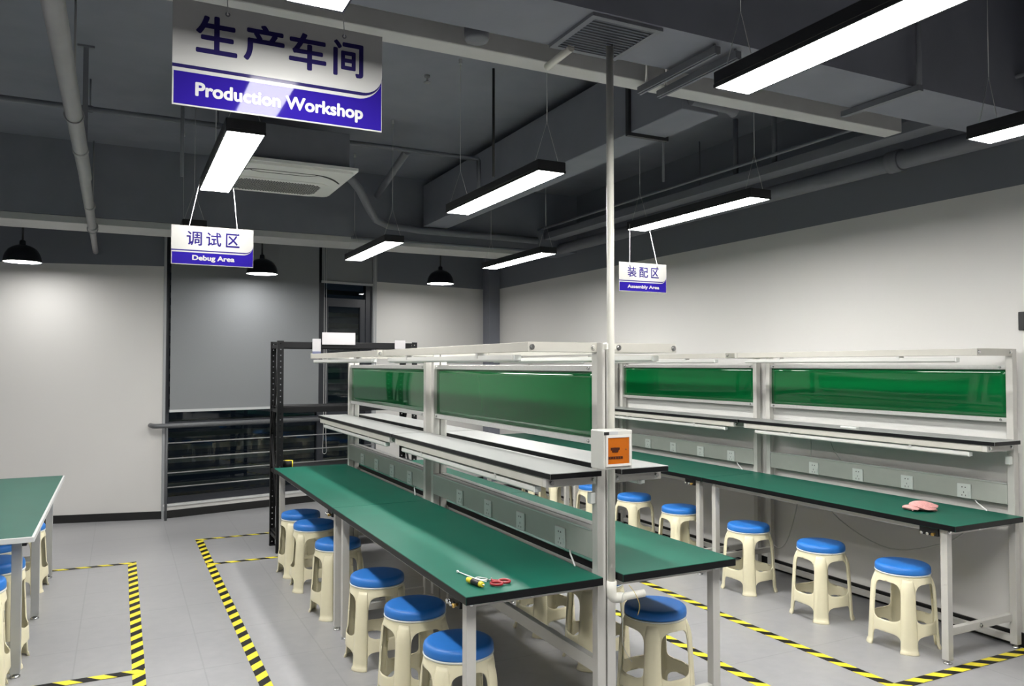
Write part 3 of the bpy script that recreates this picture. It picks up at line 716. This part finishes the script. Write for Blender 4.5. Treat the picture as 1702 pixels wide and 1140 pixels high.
for k, y in enumerate(LY): lamp(-2.5, y, 'lit linear lamp outside the picture beyond the white-edged table, over the ' + ('near floor', 'middle floor', 'far wall side')[k])

def pendant(px, y, label):
    r = thing('dome_pendant_lamp', label, 'pendant lamp', (px, y, 2.56), 0, 'dome pendants by the window wall')
    q = MB(); R0 = 0.16
    prof = [(R0, 0.0), (R0+0.003, 0.004), (R0, 0.012), (0.155, 0.045), (0.142, 0.085), (0.118, 0.122), (0.085, 0.146), (0.050, 0.160), (0.028, 0.166), (0.026, 0.20), (0.014, 0.212), (0, 0.212)]
    q.lathe(prof, n=40)
    q.lathe([(R0, 0.0), (R0-0.004, 0.004), (R0-0.008, 0.012)], n=40); q.build('shade', DOMEB, r)
    q = MB(); q.lathe([(R0-0.004, 0.006), (0.1, 0.003), (0, 0.002)], n=40); q.build('diffuser', EMP, r)
    q = MB(); q.tube([(0, 0, 0.21), (0, 0, CEIL-2.56-0.02)], 0.009, 10); q.build('rod', LBLACK, r)
    q = MB(); q.lathe([(0, CEIL-2.56), (0.045, CEIL-2.56), (0.045, CEIL-2.585), (0, CEIL-2.585)], n=24); q.build('ceiling_rose', LBLACK, r)
pendant(-0.835, 8.61, 'dark dome pendant lamp in front of the plain white wall')
pendant(1.335, 8.60, 'dark dome pendant lamp partly behind the Debug Area sign')
pendant(3.40, 8.70, 'dark dome pendant lamp by the corner column, above the white wall strip')

# ------------------------------------------------------------------ hanging signs
def text_mesh(body, x0, x1, z0, z1, bold, d0, d1):
    """Letters fitted to a box; the strokes are thickened by laying slightly shifted copies over one another."""
    c = bpy.data.curves.new('t', 'FONT'); c.body = body; c.size = 1.0; c.extrude = 0.5; c.resolution_u = 6
    o = bpy.data.objects.new('t', c); C.objects.link(o); bpy.context.view_layer.update()
    me = bpy.data.meshes.new_from_object(o.evaluated_get(bpy.context.evaluated_depsgraph_get()))
    bpy.data.objects.remove(o)
    V = [v.co.copy() for v in me.vertices]; F = [list(p.vertices) for p in me.polygons]
    xs = [v.x for v in V]; ys = [v.y for v in V]
    ax, bx_, ay, by = min(xs)-bold, max(xs)+bold, min(ys)-bold, max(ys)+bold
    vs, fs = [], []
    sh = [(0, 0)] + [(bold*math.cos(a), bold*math.sin(a)) for a in [PI/4*k for k in range(8)]]
    for k, (sx, sy) in enumerate(sh):
        b = len(vs)
        for v in V:
            vs.append((x0+(v.x+sx-ax)/(bx_-ax)*(x1-x0), d0-k*2.5e-5+(0.5-v.z)*(d1-d0), z0+(v.y+sy-ay)/(by-ay)*(z1-z0)))
        fs += [[b+n for n in f] for f in F]
    m2 = bpy.data.meshes.new('t'); m2.from_pydata(vs, [], fs); m2.update(); bpy.data.meshes.remove(me)
    return m2
def lettering(name, me, m, parent):
    me.name = name; me.materials.clear(); me.materials.append(m)
    o = bpy.data.objects.new(name, me); C.objects.link(o); o.parent = parent; return o
def sign(label, x, y, z, W, chars, cx, cz, cw, ink, eng, ex, ez, holes, tops, name='hanging_sign', wire=None):
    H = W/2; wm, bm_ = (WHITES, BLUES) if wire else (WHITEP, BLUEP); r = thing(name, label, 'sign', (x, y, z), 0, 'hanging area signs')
    fn = lambda a, b, d: (a, d, b)
    bx('board', (0, W, 0.0, 0.005, 0, H), wm, r, 0.0006)
    q = MB(); q.prism([(0.004, 0.004), (W-0.002, 0.004), (W-0.002, 0.58*H), (0.004, 0.58*H)], fn, -0.0004, 0.0)
    q.build('blue_band', bm_, r)
    def rounded(z0, rr): 
        n = 12; x1 = W
        return [(0, H), (0, z0)] + [(x1-rr+rr*math.sin(PI/2*k/n), z0+rr-rr*math.cos(PI/2*k/n)) for k in range(n+1)] + [(x1, H)]
    q = MB(); q.prism(rounded(0.318*H, 0.26*H), fn, -0.0008, -0.0004); q.build('white_border', wm, r)
    q = MB(); q.prism(rounded(0.352*H, 0.22*H), fn, -0.0012, -0.0008); q.build('navy_line', NAVY, r)
    q = MB(); q.prism(rounded(0.385*H, 0.20*H), fn, -0.0016, -0.0012); q.build('white_panel', wm, r)
    for k, ch in enumerate(chars):
        a, b = cx[k]
        me = text_mesh(ch, a*W, b*W, cz[0]*H, cz[1]*H, cw, -0.0022, -0.0016)
        lettering('character', me, ink, r)
    me = text_mesh(eng, ex[0]*W, ex[1]*W, ez[0]*H, ez[1]*H, 0.036, -0.0010, -0.0004)
    lettering('lettering', me, WHITES if wire else WHITET, r)
    for hx, (tx, ty, tz) in zip(holes, tops):
        q = MB(); q.tube([(hx*W, -0.003, H-0.022), (hx*W, -0.005, H-0.010), (hx*W, 0.0025, H+0.006), (tx-x, ty-y, tz-z)], 0.0017 if wire else 0.0014, 6); q.build('hanging_wire', wire or WIRE, r)
        q = MB(); q.lathe([(0.003, 0), (0.007, 0)], n=14); bmesh.ops.rotate(q.bm, verts=q.bm.verts, matrix=Matrix.Rotation(PI/2, 3, 'X')); q.build('eyelet', CHROME, r, (hx*W, -0.0024, H-0.022))
    return r
Y1 = 2.34
sign('largest hanging sign, white over blue, reading Production Workshop', 0.0505*Y1, Y1, 0.3085*Y1+1.6, 0.60, '生产车间', ((0.100, 0.285), (0.313, 0.505), (0.526, 0.710), (0.745, 0.900)), (0.520, 0.885), 0.024, NAVY,
     'Production Workshop', (0.10, 0.90), (0.065, 0.235), (0.24, 0.80), ((0.26, 2.42, 2.91), (0.60, 2.42, 2.91)))
Y2 = 4.35
sign('hanging sign reading Debug Area in front of a dome pendant', 0.0517*Y2, Y2, 2.117, 0.404, '调试区', ((0.180, 0.365), (0.415, 0.600), (0.655, 0.825)), (0.500, 0.865), 0.016, VIOLET,
     'Debug Area', (0.250, 0.765), (0.085, 0.255), (0.215, 0.795), ((0.364, 4.38, 2.575), (0.526, 4.38, 2.575)), wire=WIREW)
Y3 = 4.43
sign('hanging sign reading Assembly Area beside the conduit pole', 0.6847*Y3, Y3, 1.6+0.1136*Y3, 0.400, '装配区', ((0.175, 0.360), (0.420, 0.605), (0.670, 0.835)), (0.500, 0.855), 0.014, VIOLET,
     'Assembly Area', (0.175, 0.845), (0.085, 0.235), (0.225, 0.800), ((3.144, 4.46, 2.575), (3.306, 4.46, 2.575)), wire=WIREW)

# ------------------------------------------------------------------ cassette air conditioner
ac = thing('ceiling_cassette', 'white square ceiling cassette air conditioner with a perforated grille', 'air conditioner', (1.075, 6.08, 3.0))
def rrect(hx, hy, r, n=6):
    out = []
    for cx_, cy_, a0 in ((hx-r, hy-r, 0), (-hx+r, hy-r, PI/2), (-hx+r, -hy+r, PI), (hx-r, -hy+r, 1.5*PI)):
        out += [(cx_+r*math.cos(a0+PI/2*k/n), cy_+r*math.sin(a0+PI/2*k/n)) for k in range(n+1)]
    return out
q = MB(); q.prism(rrect(0.475, 0.475, 0.02), lambda a, b, d: (a, b, d), 0.018, 0.04); q.prism(rrect(0.45, 0.45, 0.05), lambda a, b, d: (a, b, d), 0.0, 0.018); q.build('face_panel', ACW, ac)
bx('unit_body', (-0.42, 0.42, -0.42, 0.42, 0.04, 0.30), DARKP, ac, 0.004)
DSLOT = mat('dark_slot', (0.02, 0.02, 0.02), 0.6)
q = MB(); o_, i_ = [], []
for t in range(41):      # long air slot along the near side, widening into the curved ends
    u = -1+2*t/40; x = 0.43*u; e = max(0, (abs(u)-0.45)/0.55)
    o_.append((x, -0.303+0.215*e**2.2)); i_.append((x*(1-0.02*e), -0.289+0.215*e**2.2+0.034*e*(1-e)*2.2))
q.prism(o_ + i_[::-1], lambda a, b, d: (a, b, d), -0.0008, 0.001); q.build('air_slot', DSLOT, ac)
q = MB(); q.tube([(-0.27, -0.285, -0.0005), (-0.245, -0.245, -0.0005), (-0.19, -0.225, -0.0005), (0.11, -0.225, -0.0005), (0.17, -0.240, -0.0005), (0.215, -0.285, -0.0005)], 0.0028, 5); q.build('vane_edge', DSLOT, ac)
q = MB(); q.prism([(a, b+0.20) for a, b in rrect(0.375, 0.245, 0.10)], lambda a, b, d: (a, b, d), -0.006, 0.001); gr_ = q.build('grille', ACW, ac)
q = MB(); sx_, sy_ = 0.0225, 0.036
for i in range(-16, 17):
    for j in range(-6, 7):
        for h in (0, 1):
            x, y = (i+h*0.5)*sx_, (j+h*0.5)*sy_
            if abs(x) < 0.325 and abs(y) < 0.195 and (abs(x)/0.325)**5+(abs(y)/0.195)**5 < 1.0:
                q.prism([(x-0.0086, y+0.20), (x, y-0.0150+0.20), (x+0.0086, y+0.20), (x, y+0.0150+0.20)], lambda a, b, d: (a, b, d), -0.0066, -0.0055)
q.build('grille_perforation', mat('dark_perforation', (0.03, 0.03, 0.03), 0.7), gr_)

# ------------------------------------------------------------------ ceiling services
def pipe(name, label, cat, pts, r, m, n=14, hang=()):
    o = thing(name, label, cat, pts[0]); b = Vector(pts[0])
    q = MB(); q.tube([Vector(p)-b for p in pts], r, n); q.build('pipe_run', m, o)
    for h in hang:
        h = Vector(h); q = MB(); q.tube([h-b, Vector((h.x, h.y, CEIL))-b], 0.006, 6); q.build('hanger_rod', m, o)
        rr = (r if not isinstance(r, list) else r[0])+0.004
        q = MB(); q.tube([h-b+Vector((rr*math.cos(a), 0, rr*math.sin(a))) for a in [2*PI*k/16 for k in range(16)]], 0.004, 5, closed=True); q.build('pipe_clamp', m, o)
    return o
dp = pipe('drain_pipe', 'long grey pipe running overhead to the plain white wall', 'pipe', [(-0.205, 0.4, 2.75), (-0.205, 5.45, 2.75), (-0.21, 5.46, 2.75), (-0.225, 7.35, 2.75), (-0.225, 7.36, 2.75), (-0.24, 9.0, 2.75)], [0.036, 0.036, 0.033, 0.033, 0.026, 0.026], MIDP, 18, ((-0.205, 4.1, 2.75), (-0.225, 7.5, 2.75)))
for y_, r_ in ((4.75, 0.040), (6.4, 0.037), (7.36, 0.037)):
    q = MB(); q.tube([(0.0-0.004*(y_-4.7), y_-0.4-0.03, 0), (0.0-0.004*(y_-4.7), y_-0.4+0.03, 0)], r_, 16); q.build('pipe_coupling', MIDP, dp)
o = thing('cable_trunking', 'grey cable trunking crossing the ceiling just behind the air grille', 'trunking', (1.3, 2.965, 2.90))
bx('trunk_strip_body', (-2.3, 2.60, -0.055, 0.055, 0, 0.10), TRUNK_STRIP, o, 0.003)
for x_ in (-1.2, 0.2, 1.4, 2.4): bx('hanger_strap', (x_, x_+0.02, -0.06, 0.06, 0.10, 0.6), DARKP, o, 0)
pipe('sprinkler_pipe', 'dark sprinkler pipe running behind the trunking with a round box', 'pipe', [(-0.6, 2.83, 2.96), (1.95, 2.83, 2.96)], 0.02, DARKP, 12)
q = MB(); q.lathe([(0, 0.0), (0.045, 0.0), (0.05, 0.01), (0.05, 0.06), (0, 0.06)], n=20); tag(q.build('junction_box', DARKP, None, (1.25, 2.812, 2.885)), 'round dark junction box on the pipe beside the air grille', 'junction box')
o = thing('lit_soffit_strip', 'added flat grey strip imitating the lit underside of the far beam in front of the dome pendants', 'trunking', (0.2, 7.79, 2.80))
bx('trunk_strip_body', (-3.79, 3.75, -0.225, 0.215, 0, 0.058), TRUNK_STRIP, o, 0.003)  # added under the beam; its pale colour stands in for bounce light
gv = thing('air_grille', 'square grey return air grille under the ceiling beam', 'vent', (1.70, 2.575, 2.90))
q = MB()
for b in ((-0.16, 0.16, -0.165, -0.14), (-0.16, 0.16, 0.14, 0.165), (-0.16, -0.135, -0.14, 0.14), (0.135, 0.16, -0.14, 0.14)): q.box(b[0], b[1], b[2], b[3], -0.014, -0.001)
q.build('grille_frame', DARKP, gv)
bx('dark_backing', (-0.136, 0.136, -0.141, 0.141, -0.0035, -0.001), mat('dark_cavity', (0.035, 0.038, 0.048), 0.7), gv, 0)
q = MB()
for k in range(13):
    y_ = -0.13+0.0217*k; q.box(-0.136, 0.136, y_-0.0055, y_+0.0045, -0.012, -0.0105)
q.build('louver_slats', mat('slate_louver', (0.085, 0.093, 0.12), 0.5), gv)
q = MB(); q.tube([(1.62, 2.70, 2.885), (1.62, 2.90, 2.875)], 0.016, 12); tag(q.build('pipe_stub', PVC), 'short white pipe stub beside the corner of the air grille', 'pipe')
for i, (x_, lb) in enumerate(((2.14, 'thin steel strut crossing under the beam beside the air grille'), (2.25, 'thin steel strut next to the big lamp, crossing under the beam'))):
    q = MB(); q.box(x_-0.015, x_+0.015, 2.42, 2.95, 2.855, 2.885); q.box(x_-0.006, x_+0.006, 2.42, 2.95, 2.850, 2.858); o = q.build('strut_channel', DARKP); tag(o, lb, 'strut')
    q = MB()
    for y_ in (2.44, 2.90): q.tube([(x_, y_, 2.885), (x_, y_, 2.90 if y_ < 2.7 else CEIL)], 0.006, 6)
    q.build('strut_rod', CHROME, o)
q = MB(); q.box(3.285, 3.315, 2.36, 2.80, 2.868, 2.896); o = q.build('strut_channel', DARKP); tag(o, 'thin steel strut under the ceiling beam above the wall bench', 'strut')
q = MB(); q.tube([(3.30, 2.37, 2.896), (3.30, 2.37, CEIL)], 0.012, 8); q.build('strut_rod', DARKP, o)
q = MB(); q.box(-0.045, 0.045, 5.245-0.4, 5.275-0.4, CEIL-2.75-0.012, CEIL-2.75); q.box(-0.014, 0.014, 5.25-0.4, 5.27-0.4, 0.03, CEIL-2.75-0.012); q.build('hanger_post', DARKP, dp)
du = thing('air_duct', 'grey rectangular air duct running away beside the conduit pole', 'duct', (2.865, 3.38, 3.0))
bx('duct_body', (-0.13, 0.13, 0, 4.10, 0, 0.42), DARKC, du, 0.004)
q = MB()
for b in ((-0.15, 0.15, 0.48, 0.51, -0.02, 0.0), (-0.15, -0.13, 0.48, 0.51, 0.0, 0.44), (0.13, 0.15, 0.48, 0.51, 0.0, 0.44)): q.box(*b)
q.build('duct_flange', mat('dark_flange', (0.03, 0.03, 0.034), 0.5), du)
pipe('condensate_pipe', 'short dark pipe with a cap at the near end of the duct', 'pipe', [(2.76, 3.33, 3.04), (3.02, 3.33, 3.03), (3.06, 3.33, 3.03)], [0.03, 0.03, 0.045], DARKP, 14)
ct_ = [(4.39, 1.2, 2.89), (4.39, 7.54, 2.89)]
wpipe = pipe('drainage_pipe', 'thick dark pipe along the top of the white wall with a coupling', 'pipe', ct_, 0.058, DARKP, 20, ((4.39, 2.2, 2.89), (4.39, 5.2, 2.89)))
q = MB(); q.tube([(0, 3.32-1.2-0.045, 0), (0, 3.32-1.2+0.045, 0)], 0.07, 20); q.build('pipe_coupling', DARKP, wpipe)
o = thing('cable_tray', 'dark cable tray running above the thick pipe along the wall', 'cable tray', (4.27, 1.2, 2.98))
bx('tray_body', (-0.10, 0.05, 0, 6.34, 0, 0.07), DARKP, o, 0.003)
for y_ in (1.4, 3.0, 3.4): 
    q = MB(); q.tube([(-0.03, y_, 0.07), (-0.03, y_, CEIL-2.98)], 0.019, 10); q.build('hanger_post', DARKP, o)
pipe('cable_conduit', 'thin dark conduit above the cable tray by the wall', 'conduit', [(4.10, 1.2, 3.08), (4.10, 7.54, 3.08)], 0.012, DARKP, 10)
sp_ = pipe('sprinkler_main', 'thin dark sprinkler pipe crossing behind the Production Workshop sign', 'pipe', [(-3.0, 5.87, 3.3), (2.62, 5.87, 3.3), (2.63, 5.87, 3.29), (2.63, 5.87, 2.95)], 0.019, DARKP, 12, ((-0.2, 5.87, 3.3), (0.6, 5.87, 3.3)))
pipe('branch_pipe', 'short slanting branch pipe beyond the ceiling cassette', 'pipe', [(2.02, 5.9, 3.3), (2.26, 7.5, 3.28)], 0.03, DARKP, 12)
pts = [(1.50, 6.05, 3.10), (1.62, 6.10, 3.08), (1.75, 6.30, 3.04), (1.95, 6.75, 3.0), (2.15, 7.2, 2.98), (2.35, 7.42, 2.97), (2.7, 7.47, 2.96), (4.05, 7.47, 2.95)]
pipe('flexible_hose', 'curved grey hose leaving the ceiling cassette towards the far beam', 'hose', pts, 0.035, DARKP, 14)
pipe('copper_line', 'thin dark line running under the hose along the far beam', 'pipe', [(2.0, 7.49, 2.84), (4.30, 7.49, 2.84)], 0.014, DARKP, 10)
pipe('threaded_rod', 'thin dark vertical rod hanging in the middle of the ceiling', 'rod', [(2.12, 4.50, CEIL), (2.12, 4.50, 2.80)], 0.009, mat('black_rod', (0.02, 0.02, 0.02), 0.5), 8)
pipe('threaded_rod', 'thin dark vertical rod beside the air duct', 'rod', [(3.12, 4.05, CEIL), (3.12, 4.05, 2.78)], 0.008, DARKP, 8)
pipe('threaded_rod', 'thin dark vertical rod left of the ceiling cassette behind the Production Workshop sign', 'rod', [(0.35, 5.6, CEIL), (0.35, 5.6, 2.85)], 0.012, DARKP, 8)
for x_, y_, lb in ((1.78, 4.80, 'sprinkler head below the ceiling near the Production Workshop sign edge'), (1.92, 3.95, 'sprinkler head beside the thin vertical rod on the ceiling'), (0.42, 5.25, 'sprinkler head low behind the lamp of the Debug Area sign')):
    q = MB(); q.lathe([(0, 0.0), (0.022, 0.0), (0.022, 0.004), (0.007, 0.008), (0.007, 0.03), (0.018, 0.035), (0.018, 0.05), (0, 0.05)], n=14); o = q.build('ceiling_sprinkler', MIDP, None, (x_, y_, CEIL-0.05)); tag(o, lb, 'sprinkler')
